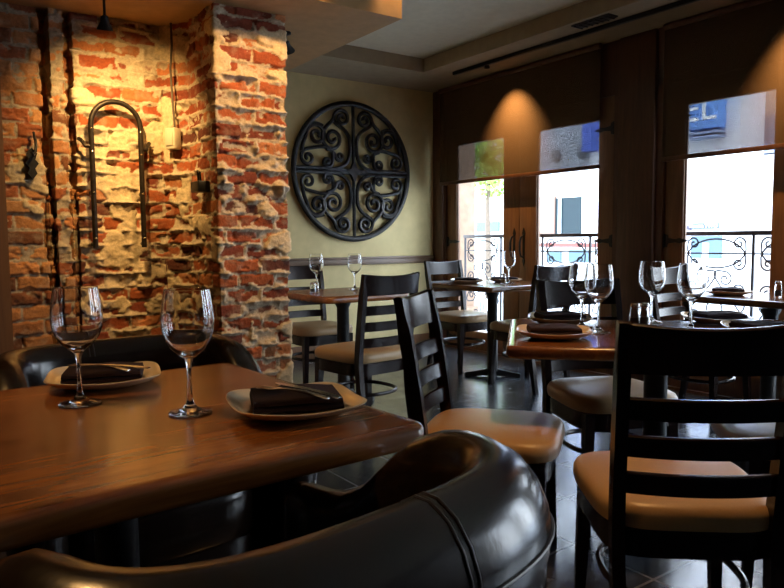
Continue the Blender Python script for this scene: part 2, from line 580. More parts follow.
def brick_wall():
    path = [(0.38, 3.98), (0.600, 3.98), (0.603, 4.06), (0.640, 4.06), (0.643, 3.945), (0.712, 3.945), (0.715, 4.06), (0.752, 4.06), (0.755, 3.965),
            (1.215, 3.965), (1.31, 3.80), (1.31, 3.41), (1.70, 3.41), (1.70, 3.95), (1.70, YB)]
    xs, ys, nx, ny, ss, seg = [], [], [], [], [], []
    s = 0.0
    for i in range(len(path) - 1):
        (xa, ya), (xb, yb) = path[i], path[i + 1]
        L = math.hypot(xb - xa, yb - ya)
        step = 0.0055 if i < len(path) - 2 else 0.03
        n = max(2, int(round(L / step)))
        tx, ty = (xb - xa) / L, (yb - ya) / L
        for k in range(n):
            f = k / n
            xs.append(xa + tx * L * f); ys.append(ya + ty * L * f)
            nx.append(ty); ny.append(-tx); ss.append(s + L * f); seg.append(i)
        s += L
    xs.append(path[-1][0]); ys.append(path[-1][1]); nx.append(nx[-1]); ny.append(ny[-1]); ss.append(s); seg.append(len(path) - 2)
    xs, ys, nx, ny, ss = map(np.array, (xs, ys, nx, ny, ss)); seg = np.array(seg)
    # soften normals at the corners
    for _ in range(2):
        nx2 = nx.copy(); ny2 = ny.copy()
        nx2[1:-1] = (nx[:-2] + nx[1:-1] + nx[2:]) / 3; ny2[1:-1] = (ny[:-2] + ny[1:-1] + ny[2:]) / 3
        l = np.maximum(np.hypot(nx2, ny2), 0.3); nx, ny = nx2 / l, ny2 / l
    zs = np.arange(0.0, 2.301, 0.0055)
    S, Z = np.meshgrid(ss, zs)
    X0 = np.tile(xs, (len(zs), 1)); Y0 = np.tile(ys, (len(zs), 1)); SEG = np.tile(seg, (len(zs), 1))
    CH, BL = 0.0775, 0.205
    zw = Z + (fbm(S * 3, Z * 3, 3) - 0.5) * 0.022
    sw = S + (fbm(S * 9 + 40, Z * 9, 3) - 0.5) * 0.016
    row = np.floor(zw / CH).astype(int)
    off = np.where(row % 2 == 0, 0.0, 0.5) + TBL[(row * 7) % 256, 3] * 0.18
    si = sw / BL + off
    bi = np.floor(si).astype(int)
    ds = np.minimum(si - bi, 1 - (si - bi)) * BL
    zf = zw / CH - row
    dz = np.minimum(zf, 1 - zf) * CH
    r1 = TBL[(bi * 13 + row * 57) % 256, (row * 31 + bi * 3) % 256]
    r2 = TBL[(bi * 29 + row * 11 + 90) % 256, (row * 17 + 9) % 256]
    r3 = TBL[(bi * 5 + row * 101 + 40) % 256, (row * 3 + 77) % 256]
    e = np.minimum(ds, dz) + (fbm(S * 45, Z * 45, 3) - 0.5) * 0.012
    fine = fbm(S * 60 + 9, Z * 60, 3)
    rough = fbm(S * 16 + 3, Z * 24 + 8, 3)
    body = sstep(0.002, 0.012, e)
    hb = -0.014 + body * (0.014 + (r1 - 0.5) * 0.018 + (fine - 0.5) * 0.006) - body * np.clip(rough - 0.62, 0, 1) * 0.10
    # mess of squeezed-out mortar: niche and middle of the pillar are the worst
    pil = (SEG == 11).astype(float)
    nich = ((SEG >= 8) & (SEG <= 9)).astype(float)
    side = (SEG == 10).astype(float) * 0.8
    left = (SEG <= 7).astype(float)
    mess = 0.60 * left + 1.15 * nich + 1.2 * side + 1.15 * pil + 0.8 * (SEG >= 12)
    band = np.exp(-((Z - 1.42) / 0.14) ** 2)
    mess = mess + band * pil * 1.1 + left * 0.5 * np.exp(-((X0 - 0.68) / 0.05) ** 2)
    lump = fbm(S * 13 + 60, Z * 22 + 20, 4)
    bed = np.exp(-np.abs(dz + (fbm(S * 20, Z * 20 + 70, 3) - 0.5) * 0.03) / 0.011) * (nich + 0.5 * pil + 0.5 * side)
    hm = -0.010 + mess * (lump - 0.36) * 0.070 * np.exp(-np.maximum(e, 0) / (0.009 + 0.008 * mess)) + bed * (0.010 + 0.05 * np.clip(lump - 0.4, 0, 1)) 
    hm = hm - 0.004 * (mess < 0.7)
    # plaster left on the bricks
    pl = fbm(S * 5.0 + 11, Z * 6.5 + 31, 4)
    cz = np.clip(1 - np.abs(Z - 1.30) / 0.52, 0, 1)
    cz2 = np.exp(-((Z - 1.55) / 0.20) ** 4) * 0.9 + np.exp(-((Z - 1.12) / 0.20) ** 4) * 0.75
    region = (SEG == 8) * (-0.03 + 0.17 * np.clip(cz2, 0, 1) * np.exp(-((X0 - 0.99) / 0.26) ** 4)) + (SEG == 9) * 0.09 + pil * 0.03 * band - left * 0.08
    pm = sstep(0.60, 0.66, pl + region)
    hp = -0.02 + pm * (0.034 + (lump - 0.5) * 0.02 + (fine - 0.5) * 0.004)
    hp = np.where(pm > 0.02, hp, -0.05)
    hm2 = np.maximum(hm, hp)
    ism = sstep(-0.001, 0.0015, hm2 - hb)
    H = np.maximum(hm2, hb)
    slot = ((SEG == 2) | (SEG == 6)) * (1 - sstep(1.32, 1.46, Z + (lump - 0.5) * 0.3)) * 0.075
    H = H + slot
    X = X0 + nx[None, :] * H; Y = Y0 + ny[None, :] * H
    # colours
    def C(r, g, b_): return np.array([r, g, b_])
    pal_red = [C(0.30, 0.075, 0.032), C(0.38, 0.105, 0.04), C(0.22, 0.055, 0.03), C(0.44, 0.165, 0.065), C(0.13, 0.045, 0.03)]
    pal_tan = [C(0.40, 0.18, 0.07), C(0.34, 0.14, 0.055), C(0.27, 0.085, 0.035), C(0.45, 0.22, 0.09), C(0.15, 0.06, 0.03)]
    k = np.minimum((r2 * 5).astype(int), 4)
    k = np.where((k == 4) & (r3 < 0.45), 0, k)
    pr, pt = np.array(pal_red)[k], np.array(pal_tan)[k]
    base = np.where((left > 0)[..., None], pt, pr)
    base = base * (0.75 + 0.5 * rough)[..., None] * (0.85 + 0.3 * r3)[..., None]
    mcol = C(0.52, 0.43, 0.31) * (0.75 + 0.5 * fine)[..., None] * (0.8 + 0.4 * lump)[..., None]
    pcol = C(0.66, 0.53, 0.34) * (0.85 + 0.3 * fine)[..., None]
    mm = np.where((hp > hm)[..., None], pcol, mcol)
    joint = (left * 0.35)[..., None]
    mm = mm * (1 - joint)
    col = base * (1 - ism[..., None]) + mm * ism[..., None]
    dustw = sstep(0.5, 0.8, fbm(S * 22, Z * 30 + 50, 3))[..., None] * 0.3
    col = col * (1 - dustw) + C(0.45, 0.36, 0.26) * dustw
    nzr, nsr = X.shape
    V = np.stack([X, Y, Z], -1).reshape(-1, 3)
    idx = np.arange(nzr * nsr).reshape(nzr, nsr)
    q = np.stack([idx[:-1, :-1], idx[:-1, 1:], idx[1:, 1:], idx[1:, :-1]], -1).reshape(-1, 4)
    me = bpy.data.meshes.new('wall_left')
    me.vertices.add(len(V)); me.vertices.foreach_set('co', V.astype(np.float32).ravel())
    me.loops.add(q.size); me.loops.foreach_set('vertex_index', q.astype(np.int32).ravel())
    me.polygons.add(len(q)); me.polygons.foreach_set('loop_start', np.arange(0, q.size, 4, dtype=np.int32))
    me.update(calc_edges=True)
    me.polygons.foreach_set('use_smooth', np.ones(len(q), dtype=bool))
    ca = me.color_attributes.new('Col', 'FLOAT_COLOR', 'POINT')
    rgba = np.ones((len(V), 4), np.float32); rgba[:, :3] = np.clip(col.reshape(-1, 3), 0, 1)
    ca.data.foreach_set('color', rgba.ravel())
    me.materials.append(M['brick'])
    o = bpy.data.objects.new('wall_left', me); COL.objects.link(o)
    return struct(o)
brick_wall()

# ------------------------------------------------------------------ things on the brick wall
# inverted-U iron
t = thing('iron_yoke', 'tall black iron inverted U shaped yoke with bright rivets hung in the brick niche', 'wall decoration', (0.94, 3.885, 0))
R, zt, zb = 0.125, 1.715, 1.07
pts = [(-R, 0, zb + 0.645 * k / 10) for k in range(10)]
pts += [(R * math.cos(PI - PI * k / 18), 0, zt + R * math.sin(PI - PI * k / 18)) for k in range(19)]
pts += [(R, 0, zt - 0.645 * k / 10) for k in range(1, 11)]
MB().tube(pts, 0.0, 12, flat=(0.014, 0.014), up=(0, 1, 0)).build('bar', M['bronze_iron'], t)
for sx in (-1, 1):
    h = MB()
    h.tube([(sx * R, 0.0, 1.60), (sx * (R + 0.03), 0.005, 1.60), (sx * (R + 0.045), 0.02, 1.63), (sx * (R + 0.055), 0.036, 1.64)], 0.011, 8)
    h.build('side_hook', M['bronze_iron'], t)
    for z in (1.07, 1.34):
        MB().tube([(sx * R, 0.0, z + 0.02), (sx * (R + 0.004), 0.048, z + 0.02)], 0.012, 8).build('standoff', M['bronze_iron'], t)
    for z in (1.69, 1.57, 1.36, 1.12):
        MB().lathe([(0.0, 0.006), (0.005, 0.004), (0.0065, 0.0)], 10).build('rivet', M['rivet'], t)
        rv = [c for c in COL.objects if c.parent == t][-1]
        rv.location = (sx * R, -0.013, z); rv.rotation_euler = (PI / 2, 0, 0)

# wrought-iron hook on the outer brick strip
t = thing('wall_hook', 'small black wrought iron hook with leafy backplate on the brick strip beside the wood panel', 'hook', (0.54, 3.965, 0))
MB().tube([(0.015, -0.01, 1.66), (0.02, -0.03, 1.61), (0.015, -0.05, 1.56), (0.0, -0.075, 1.535), (-0.012, -0.085, 1.555)], [0.006, 0.007, 0.007, 0.006, 0.005], 8).build('rod', M['iron'], t)
leaf = [(0.0, 1.42), (0.022, 1.45), (0.012, 1.475), (0.03, 1.50), (0.015, 1.52), (0.024, 1.55), (0.0, 1.58), (-0.024, 1.55), (-0.015, 1.52), (-0.03, 1.50), (-0.012, 1.475), (-0.022, 1.45)]
MB().prism(leaf, -0.03, -0.004, 'Y').build('backplate', M['iron'], t)

# outlet box and cable on the splayed brick
ang = math.atan2(3.80 - 3.965, 1.31 - 1.215)
t = thing('outlet_box', 'cream outlet box screwed to the splayed brick face with a cable running up', 'outlet', (1.255, 3.868, 1.665), ang)
MB().box((-0.036, -0.055, -0.058), (0.036, 0.0, 0.058), 0.008).build('box', M['box_plastic'], t)
MB().box((-0.024, -0.061, -0.04), (0.024, -0.054, 0.04), 0.004).build('face_plate', M['box_plastic'], t)
cp = [(0.01, -0.02, 0.05), (0.012, -0.035, 0.2), (0.0, -0.03, 0.38), (0.014, -0.03, 0.5), (0.012, -0.03, 0.62)]
MB().tube(cp, 0.006, 8, up=(0, 1, 0)).build('cable', M['cable'], t)
# iron bracket on the pillar flank
t = thing('iron_bracket', 'short black iron bracket block jutting from the flank of the brick pillar', 'bracket', (1.295, 3.56, 1.385), 0)
MB().box((-0.055, -0.06, -0.028), (0.01, 0.06, 0.028), 0.006).build('block', M['iron'], t)
MB().tube([(-0.03, -0.03, 0.02), (-0.035, -0.035, 0.07), (-0.03, 0.01, 0.085), (-0.02, 0.03, 0.02)], 0.006, 8).build('loop', M['iron'], t)

# spot lamps under the soffit
def spot_lamp(loc, label, tilt, sl):
    t = thing('spot_lamp', label, 'ceiling lamp', loc)
    st = MB()
    st.lathe([(0.03, -0.001), (0.03, -0.012), (0.006, -0.02), (0.006, -sl - 0.015)], 14, True, True)
    st.build('stem', M['iron'], t)
    hd = MB()
    hd.lathe([(0.008, 0.0), (0.017, -0.006), (0.02, -0.03), (0.034, -0.058), (0.037, -0.066), (0.034, -0.066), (0.02, -0.045)], 20, True, False)
    h = hd.build('shade', M['iron'], t)
    h.location = (0, 0, -sl); h.rotation_euler = tilt
    bl = MB().lathe([(0.0, -0.048), (0.012, -0.05), (0.016, -0.045)], 14).build('bulb', M['bulb'], h)
    return t
spot_lamp((0.80, 3.44, ZS), 'small black spot lamp hung from the soffit in front of the brick niche', (0.25, -0.05, 0), 0.145)
spot_lamp((1.835, 3.66, ZS), 'small black spot lamp behind the top of the brick pillar', (0.5, -0.6, 0), 0.05)

# ------------------------------------------------------------------ scrolled medallion on the back wall
MX, MZ, MR = 2.0, 1.745, 0.632
# its centre is where the sight line of the photograph meets the back wall
tpx = (353 - 392) / F
MX = YB * (SY + CY * tpx) / (CY - SY * tpx)
t = thing('wall_medallion', 'large round black iron scrollwork medallion hung on the cream back wall', 'wall decoration', (MX, YB - 0.035, MZ))
ring = MB().tube([(MR * math.cos(2 * PI * k / 72), 0, MR * math.sin(2 * PI * k / 72)) for k in range(72)], 0.0, 10, closed=True, flat=(0.027, 0.020), up=(0, 1, 0))
ring.build('outer_ring', M['iron'], t)
def med(pts, r, name='scroll'):
    MB().tube([(x * MR, 0, z * MR) for x, z in pts], r, 7, up=(0, 1, 0)).build(name, M['iron'], t)
def tail(c, r, a, sg, turns, *segs):
    p, u = spiral(c, r, a, turns, sg)
    e = p[-1]
    for (k, c2, end) in segs:
        p = p + bez(e, (e[0] + u[0] * k, e[1] + u[1] * k), c2, end, 14)[1:]
        l = math.hypot(end[0] - c2[0], end[1] - c2[1])
        u = ((end[0] - c2[0]) / l, (end[1] - c2[1]) / l); e = end
    return p
QUAD = [
    (tail((0.195, 0.775), 0.135, 0.0, -1, 1.5, (0.14, (0.06, 0.68), (0.055, 0.40)), (0.2, (0.08, 0.04), (0.42, 0.02))), 0.0165),
    (tail((0.36, 0.47), 0.185, PI * 0.30, 1, 1.7, (0.09, (0.36, 0.70), (0.33, 0.78))), 0.0165),
    (tail((0.62, 0.50), 0.165, PI * 0.02, -1, 1.6, (0.10, (0.85, 0.40), (0.86, 0.26))), 0.0165),
    (scroll((0.77, 0.17), 0.125, PI * 0.5, 1, (0.45, 0.125), 0.085, PI, -1, 1.4, 0.62), 0.0155),
    (tail((0.24, 0.215), 0.07, 0.0, 1, 1.3, (0.05, (0.36, 0.285), (0.46, 0.315))), 0.015),
    (tail((0.62, 0.50), 0.165, PI * 0.02, -1, 1.6)[-1:] + bez((0.785, 0.51), (0.78, 0.66), (0.66, 0.70), (0.52, 0.64), 8)[1:], 0.015),
    (bez((0.08, 0.015), (0.5, 0.03), (0.75, 0.035), (0.97, 0.025), 10), 0.0165),
]
for sx in (-1, 1):
    for sz in (-1, 1):
        for pts, r in QUAD:
            med([(x * sx, z * sz) for x, z in pts], r * 1.12)
med([(0, -0.98), (0, -0.4), (0, 0), (0, 0.4), (0, 0.98)], 0.017, 'upright_bar')
star = []
for k in range(8):
    a = PI * k / 4
    rr = (0.135 if k % 2 == 0 else 0.075) * (1.25 if k in (2, 6) else 1)
    star.append((rr * math.cos(a) * MR, rr * math.sin(a) * MR))
MB().prism(star, -0.022, 0.016, 'Y').build('centre_boss', M['iron'], t)

# ------------------------------------------------------------------ ladder back chair
def make_chair(label, loc, rz, group):
    t = thing('ladder_back_chair', label, 'chair', loc, rz, group)
    dw = M['dark_wood']
    # seat cushion
    rings = []
    for sc, z in ((0.90, 0.418), (0.985, 0.424), (1.0, 0.440), (0.995, 0.458), (0.965, 0.472), (0.90, 0.480), (0.75, 0.485), (0.4, 0.488), (0.05, 0.489)):
        rings.append(superell(0.222 * sc, 0.229 * sc, 4.2, 56, z, 0, 0.005, 0.06))
    MB().rings(rings).build('seat', M['vinyl'], t, angle=60)
    rings = [superell(0.205, 0.205, 5, 48, z, 0, 0.0, 0.05) for z in (0.350, 0.417)]
    MB().rings(rings).build('seat_frame', dw, t)
    # front legs
    for sx in (-1, 1):
        b = MB()
        rg = []
        for z, h, x, y in ((0.0, 0.013, 0.195, 0.19), (0.36, 0.020, 0.182, 0.175), (0.417, 0.020, 0.182, 0.175)):
            rg.append([(sx * x + a * h, y + c * h, z) for a, c in ((-1, -1), (1, -1), (1, 1), (-1, 1))])
        b.rings(rg).build('leg', dw, t)
    # rear legs running up into the back posts
    def back_y(z):
        if z < 0.42:
            return -0.195 - 0.055 * (1 - z / 0.42) ** 1.5
        return -0.195 - 0.075 * ((z - 0.42) / 0.5) ** 1.25
    zs = [0, 0.1, 0.2, 0.3, 0.42, 0.5, 0.6, 0.7, 0.8, 0.87, 0.915]
    for sx in (-1, 1):
        rg = []
        for z in zs:
            hx = 0.015
            hy = 0.016 if z < 0.2 else (0.021 if z < 0.85 else 0.015)
            x = sx * (0.172 + 0.014 * min(1, z / 0.9))
            y = back_y(z)
            rg.append([(x + a * hx, y + c * hy, z) for a, c in ((-1, -1), (1, -1), (1, 1), (-1, 1))])
        MB().rings(rg).build('back_post', dw, t)
    def slat(z0, z1, half, th, sag, lift=0.0):
        rg = []
        n = 14
        for k in range(n + 1):
            u = -1 + 2 * k / n
            x = u * half
            bow = -sag * (1 - u * u)
            top = z1 + lift * u * u
            y0, y1 = back_y(z0) + bow, back_y(z1) + bow
            rg.append([(x, y0 - th, z0), (x, y0 + th, z0), (x, y1 + th, top - 0.004), (x, y1 + th * 0.5, top), (x, y1 - th * 0.5, top), (x, y1 - th, top - 0.004)])
        return MB().rings(rg)
    slat(0.800, 0.905, 0.201, 0.0125, 0.028, 0.014).build('top_rail', dw, t)
    for z in (0.690, 0.600, 0.510):
        slat(z, z + 0.052, 0.176, 0.009, 0.026).build('slat', dw, t)
    hoop = [(x, y, 0.235) for x, y, _ in superell(0.172, 0.185, 2.4, 40, 0, 0, -0.012)]
    MB().tube(hoop, 0, 8, closed=True, flat=(0.009, 0.011)).build('hoop_stretcher', dw, t)
    return t

grp = 'ladder back chairs'
cA = make_chair('biggest ladder back chair with orange lit tan seat, before the table set for four',
                (*W(0.722, 1.762), 0), rot_for(0.09, 0.996), grp)
def chair(r, d, fr, fd, label):
    return dup(cA, (*W(r, d), 0), rot_for(fr, fd), label, grp)
def chair_w(x, y, rz, label):
    return dup(cA, (x, y, 0), rz, label, grp)
chair(0.335, 2.29, 0.93, -0.30, 'ladder back chair seen from its side between the leather armchair and table set for four')
chair(0.905, 2.87, 0.22, -0.975, 'chair facing the viewer across the table set for four, pale seat under the table')
chair(1.33, 2.24, -0.97, 0.2, 'chair whose shaded seat shows between the slats of the biggest ladder back chair')
chair_w(2.15, 3.38, 0.10, 'ladder back chair seen from behind at the table under the round medallion')
chair_w(2.47, 4.52, PI, 'ladder back chair half hidden by the brick pillar, behind the table under the medallion')
chair_w(3.83, 4.42, PI, 'ladder back chair by the room corner, at the table beside the double doors')
chair_w(3.77, 3.62, 0.0, 'ladder back chair seen from behind at the corner table before the double doors')
chair_w(4.03, 2.38, PI, 'ladder back chair by the doors, behind the glasses of the table set for four')

# ------------------------------------------------------------------ tables
def table(label, cx, cy, rz, sx, sy, top_mat, th=0.042, rad=0.05, group=None, base='cross'):
    t = thing('dining_table', label, 'table', (cx, cy, 0), rz, group)
    def outline(inset, z):
        pts = []
        hx, hy, r = sx / 2 - inset, sy / 2 - inset, max(rad - inset, 0.008)
        for (qx, qy, a0) in ((1, 1, 0), (-1, 1, PI / 2), (-1, -1, PI), (1, -1, 3 * PI / 2)):
            for k in range(9):
                a = a0 + PI / 2 * k / 8
                pts.append((qx * (hx - r) + r * math.cos(a), qy * (hy - r) + r * math.sin(a), z))
        return pts
    zt = 0.75
    prof = [(0.012, zt - th), (0.003, zt - th + 0.004), (0.0, zt - th + 0.012), (0.0, zt - 0.012), (0.004, zt - 0.004), (0.012, zt), (0.03, zt)]
    MB().rings([outline(i, z) for i, z in prof]).build('table_top', top_mat, t, angle=50)
    MB().box((-0.14, -0.14, zt - th - 0.015), (0.14, 0.14, zt - th - 0.0005), 0.004).build('mounting_plate', M['iron'], t)
    MB().lathe([(0.05, 0.05), (0.042, 0.07), (0.042, 0.64), (0.055, 0.665), (0.055, zt - th - 0.014)], 24, True, True).build('column', M['iron'], t)
    for k in range(4):
        a = PI / 2 * k + PI / 4
        L = min(sx, sy) * 0.32
        ux, uy = math.cos(a), math.sin(a)
        px, py = -uy, ux
        rg = []
        for f, h, ww in ((0.0, 0.075, 0.04), (0.35, 0.055, 0.032), (0.8, 0.035, 0.028), (0.97, 0.03, 0.03), (1.0, 0.02, 0.026)):
            x, y = ux * L * f, uy * L * f
            zl = 0.012 if f < 0.7 else 0.0
            rg.append([(x - px * ww, y - py * ww, zl), (x + px * ww, y + py * ww, zl), (x + px * ww * 0.6, y + py * ww * 0.6, h), (x - px * ww * 0.6, y - py * ww * 0.6, h)])
        MB().rings(rg).build('foot', M['iron'], t)
    return t

# the varnished table in front: axes u' (away) and v' (along)
TLA = math.radians(38.5)
up_ = (-math.sin(TLA), math.cos(TLA))      # in (r, d)
vp_ = (math.cos(TLA), math.sin(TLA))
def TL(v, u):                               # world point from the table's own axes (camera foot is the origin)
    return W(vp_[0] * v + up_[0] * u, vp_[1] * v + up_[1] * u)
rzTL = math.atan2(W(*vp_)[1], W(*vp_)[0])
cx, cy = TL(0.866 - 0.46, 0.970 + 0.445)
table('knotty varnished pine table between the two black leather tub chairs', cx, cy, rzTL, 0.92, 0.89, M['pine'], 0.045, 0.035)
# table set for four
TRA = math.radians(11.0)
ux_, vx_ = (math.sin(TRA), math.cos(TRA)), (math.cos(TRA), -math.sin(TRA))
TRc = (0.37 + 0.54 * vx_[0] + 0.41 * ux_[0], 2.235 + 0.54 * vx_[1] + 0.41 * ux_[1])
rzTR = math.atan2(W(*vx_)[1], W(*vx_)[0])
table('varnished wooden table set for four with wine glasses and plates', *W(*TRc), rzTR, 1.08, 0.82, M['pine_across'], 0.042, 0.04)
table('small wooden table in the corner beside the double doors', 3.80, 4.03, 0, 0.70, 0.70, M['pine_across'], 0.04, 0.02)
table('small wooden table behind the brick pillar under the medallion', 2.43, 4.06, 0, 0.66, 0.70, M['pine'], 0.045, 0.06)
table('small wooden table against the doors behind the table set for four', 4.14, 2.03, 0, 0.58, 0.80, M['pine_across'], 0.04, 0.02)

# ------------------------------------------------------------------ leather tub chairs
def make_tub(label, loc, rz):
    t = thing('tub_chair', label, 'armchair', loc, rz, 'leather tub chairs')
    HW, DP = 0.395, 0.66
    # plan path of the outer seam line, from the front of one arm round the back to the other (origin at back centre, +y forward)
    path = []
    n = 2.9
    A, B = HW, 0.34
    for k in range(5):
        path.append((HW, DP - (DP - B) * k / 5))
    for k in range(49):
        a = PI * k / 48
        c, s = math.cos(a), math.sin(a)
        path.append((A * math.copysign(abs(c) ** (2 / n), c), B - B * abs(s) ** (2 / n)))
    for k in range(1, 6):
        path.append((-HW, B + (DP - B) * k / 5))
    m = len(path)
    L = [0.0]
    for i in range(1, m):
        L.append(L[-1] + math.dist(path[i], path[i - 1]))
    tot = L[-1]
    nor = []
    for i in range(m):
        a, b_ = path[max(i - 1, 0)], path[min(i + 1, m - 1)]
        tx, ty = b_[0] - a[0], b_[1] - a[1]
        l = math.hypot(tx, ty)
        nor.append((ty / l, -tx / l))
    nor = [(x, y) for x, y in nor]
    # the path runs anticlockwise seen from above: outward normal
    if nor[0][0] < 0:
        nor = [(-x, -y) for x, y in nor]
    def H(i):
        y = path[i][1]
        return 0.80 - 0.20 / (1 + math.exp(-(y - 0.418) / 0.05))
    def sect(h):
        return [(-0.125, 0.30), (-0.128, 0.45), (-0.130, h - 0.10), (-0.126, h - 0.045), (-0.112, h - 0.014), (-0.090, h - 0.001), (-0.066, h - 0.002), (-0.038, h - 0.018),
                (-0.017, h - 0.045), (-0.005, h - 0.075), (0.0, h - 0.100), (-0.003, h - 0.13), (-0.012, h - 0.19), (-0.035, h - 0.32), (-0.065, 0.30), (-0.085, 0.16), (-0.090, 0.10), (-0.125, 0.10), (-0.135, 0.20)]
    rgs = []
    for i in range(m):
        x, y = path[i]; nx_, ny_ = nor[i]
        rgs.append([(x + nx_ * o, y + ny_ * o, z) for o, z in sect(H(i))])
    # rounded arm ends
    def shrink(i, f, fw):
        x, y = path[i]; nx_, ny_ = nor[i]
        out = []
        for o, z in sect(H(i)):
            o2 = -0.065 + (o + 0.065) * f
            z2 = 0.10 + (z - 0.10) * (1 - 0.05 * (1 - f))
            out.append((x + nx_ * o2, y + ny_ * o2 + fw, z2))
        return out
    rgs = [shrink(0, 0.35, 0.05), shrink(0, 0.78, 0.035)] + rgs + [shrink(m - 1, 0.78, 0.035), shrink(m - 1, 0.35, 0.05)]
    shell = MB().rings(rgs).build('shell', M['leather'], t, angle=70)
    # welt seam under the roll, on the outside
    seam = [(path[i][0] + nor[i][0] * 0.001, path[i][1] + nor[i][1] * 0.001, H(i) - 0.100) for i in range(m)]
    MB().tube(seam, 0.0026, 6).build('welt_seam', M['leather_seam'], shell)
    for f in (0.468,):
        i = min(range(m), key=lambda q: abs(L[q] - f * tot))
        for off in (-0.007, 0.007):
            tx, ty = -nor[i][1], nor[i][0]
            pts = [(path[i][0] + nor[i][0] * (o + 0.0006) + tx * off, path[i][1] + nor[i][1] * (o + 0.0006) + ty * off, z + 0.0004) for o, z in sect(H(i))[3:11]]
            MB().tube(pts, 0.0018, 6).build('stitch_line', M['leather_seam'], shell)
    # seat cushion
    cush = []
    for sc, z in ((0.93, 0.30), (1.0, 0.32), (1.0, 0.42), (0.97, 0.445), (0.88, 0.46), (0.6, 0.468), (0.05, 0.47)):
        cush.append(superell(0.258 * sc, 0.27 * sc, 3.6, 44, z, 0, 0.405))
    MB().rings(cush).build('seat_cushion', M['leather'], t, angle=60)
    base = [superell(0.27, 0.26, 4, 40, z, 0, 0.39) for z in (0.11, 0.302)]
    MB().rings(base).build('seat_base', M['leather'], t)
    for sx in (-1, 1):
        for y in (0.16, 0.55):
            MB().lathe([(0.016, 0.0), (0.024, 0.115)], 12, True, True, cx=sx * 0.245, cy=y).build('leg', M['dark_wood'], t)
    return t
fx, fy = W(*up_)
tub = make_tub('big black leather tub chair with its rolled back toward the viewer',
               (*TL(0.470, 0.510), 0), math.atan2(-fx, fy) + 0.09)
dup(tub, (*TL(0.635, 2.31), 0), math.atan2(fx, -fy), 'black leather tub chair facing the viewer in front of the brick wall', 'leather tub chairs')

# ------------------------------------------------------------------ table ware
def make_glass(label, loc, group):
    t = thing('wine_glass', label, 'wine glass', loc, 0, group)
    foot = [(0.0, 0.0), (0.030, 0.0005), (0.0425, 0.0012), (0.0440, 0.0025), (0.0425, 0.0038), (0.030, 0.006), (0.017, 0.0105), (0.009, 0.018), (0.0062, 0.028)]
    stem = [(0.0062, 0.028), (0.0048, 0.045), (0.0042, 0.065), (0.0044, 0.085), (0.0058, 0.102), (0.0095, 0.113)]
    outer = [(0.0095, 0.113), (0.021, 0.122), (0.034, 0.134), (0.0445, 0.150), (0.0505, 0.168), (0.0525, 0.186), (0.0515, 0.208), (0.0480, 0.233), (0.0462, 0.244), (0.0447, 0.2530), (0.0445, 0.2540)]
    inner = [(0.0440, 0.2546), (0.0435, 0.2540), (0.0437, 0.2530), (0.0451, 0.244), (0.0468, 0.233), (0.0503, 0.208), (0.0512, 0.186), (0.0491, 0.168), (0.0431, 0.1515), (0.0325, 0.1365), (0.019, 0.1265), (0.006, 0.1225), (0.0, 0.122)]
    MB().lathe(foot, 36).build('foot', M['glass'], t, angle=80, recalc=False)
    MB().lathe(stem, 36).build('stem', M['glass'], t, angle=80, recalc=False)
    MB().lathe(outer + inner, 36).build('bowl', M['glass'], t, angle=32, recalc=False)
    return t

Z0 = 0.7503
gl = make_glass('empty wine glass before the plate at the far edge of the knotty pine table', (*W(-0.678, 1.475), Z0), 'wine glasses on the varnished pine table')
dup(gl, (*W(-0.414, 1.388), Z0), 0, 'empty wine glass at the middle of the knotty pine table, nearest the brick pillar', 'wine glasses on the varnished pine table')
for (r, d, l) in ((0.745, 2.695, 'wine glass partly behind another glass, beside the far plate on the table set for four'),
                  (0.765, 2.545, 'wine glass overlapping another behind it, beside the nearest plate of the table for four'),
                  (1.077, 2.85, 'wine glass right behind the two shakers on the table set for four'),
                  (1.124, 2.58, 'wine glass before the bright door pane at the end of the table set for four')):
    dup(gl, (*W(r, d), Z0), 0, l, 'wine glasses on the table set for four')
for (x, y, l) in ((2.36, 4.30, 'empty wine glass next to the shakers on the table under the medallion'),
                  (2.585, 4.15, 'empty wine glass beside the chair back on the table under the medallion'),
                  (3.92, 3.97, 'empty wine glass on the corner table before the door handles')):
    dup(gl, (x, y, Z0), 0, l, 'wine glasses on the far tables')

def make_plate(label, loc, rz, group):
    prof = [(0.0, 0.002), (0.070, 0.0), (0.076, 0.0), (0.088, 0.005), (0.114, 0.012), (0.126, 0.020), (0.131, 0.0225), (0.1315, 0.0245), (0.128, 0.0252),
            (0.120, 0.0185), (0.110, 0.0130), (0.097, 0.0100), (0.04, 0.0090), (0.003, 0.009)]
    rg = []
    for s_, z in prof:
        s_ = max(s_, 0.002)
        pts = superell(s_, s_, 2.0 + 1.9 * min(1, s_ / 0.11), 64, z)
        out = []
        for x, y, zz in pts:
            rr = math.hypot(x, y)
            k = max(0, (rr / max(s_, 1e-6) - 1.0)) / 0.2
            out.append((x, y, zz + 0.007 * k * (s_ / 0.131) ** 3))
        rg.append(out)
    o = MB().rings(rg).build('dinner_plate', M['plate'], None, angle=70)
    o.location = loc; o.rotation_euler = (0, 0, rz)
    return tag(o, label, 'plate', group)

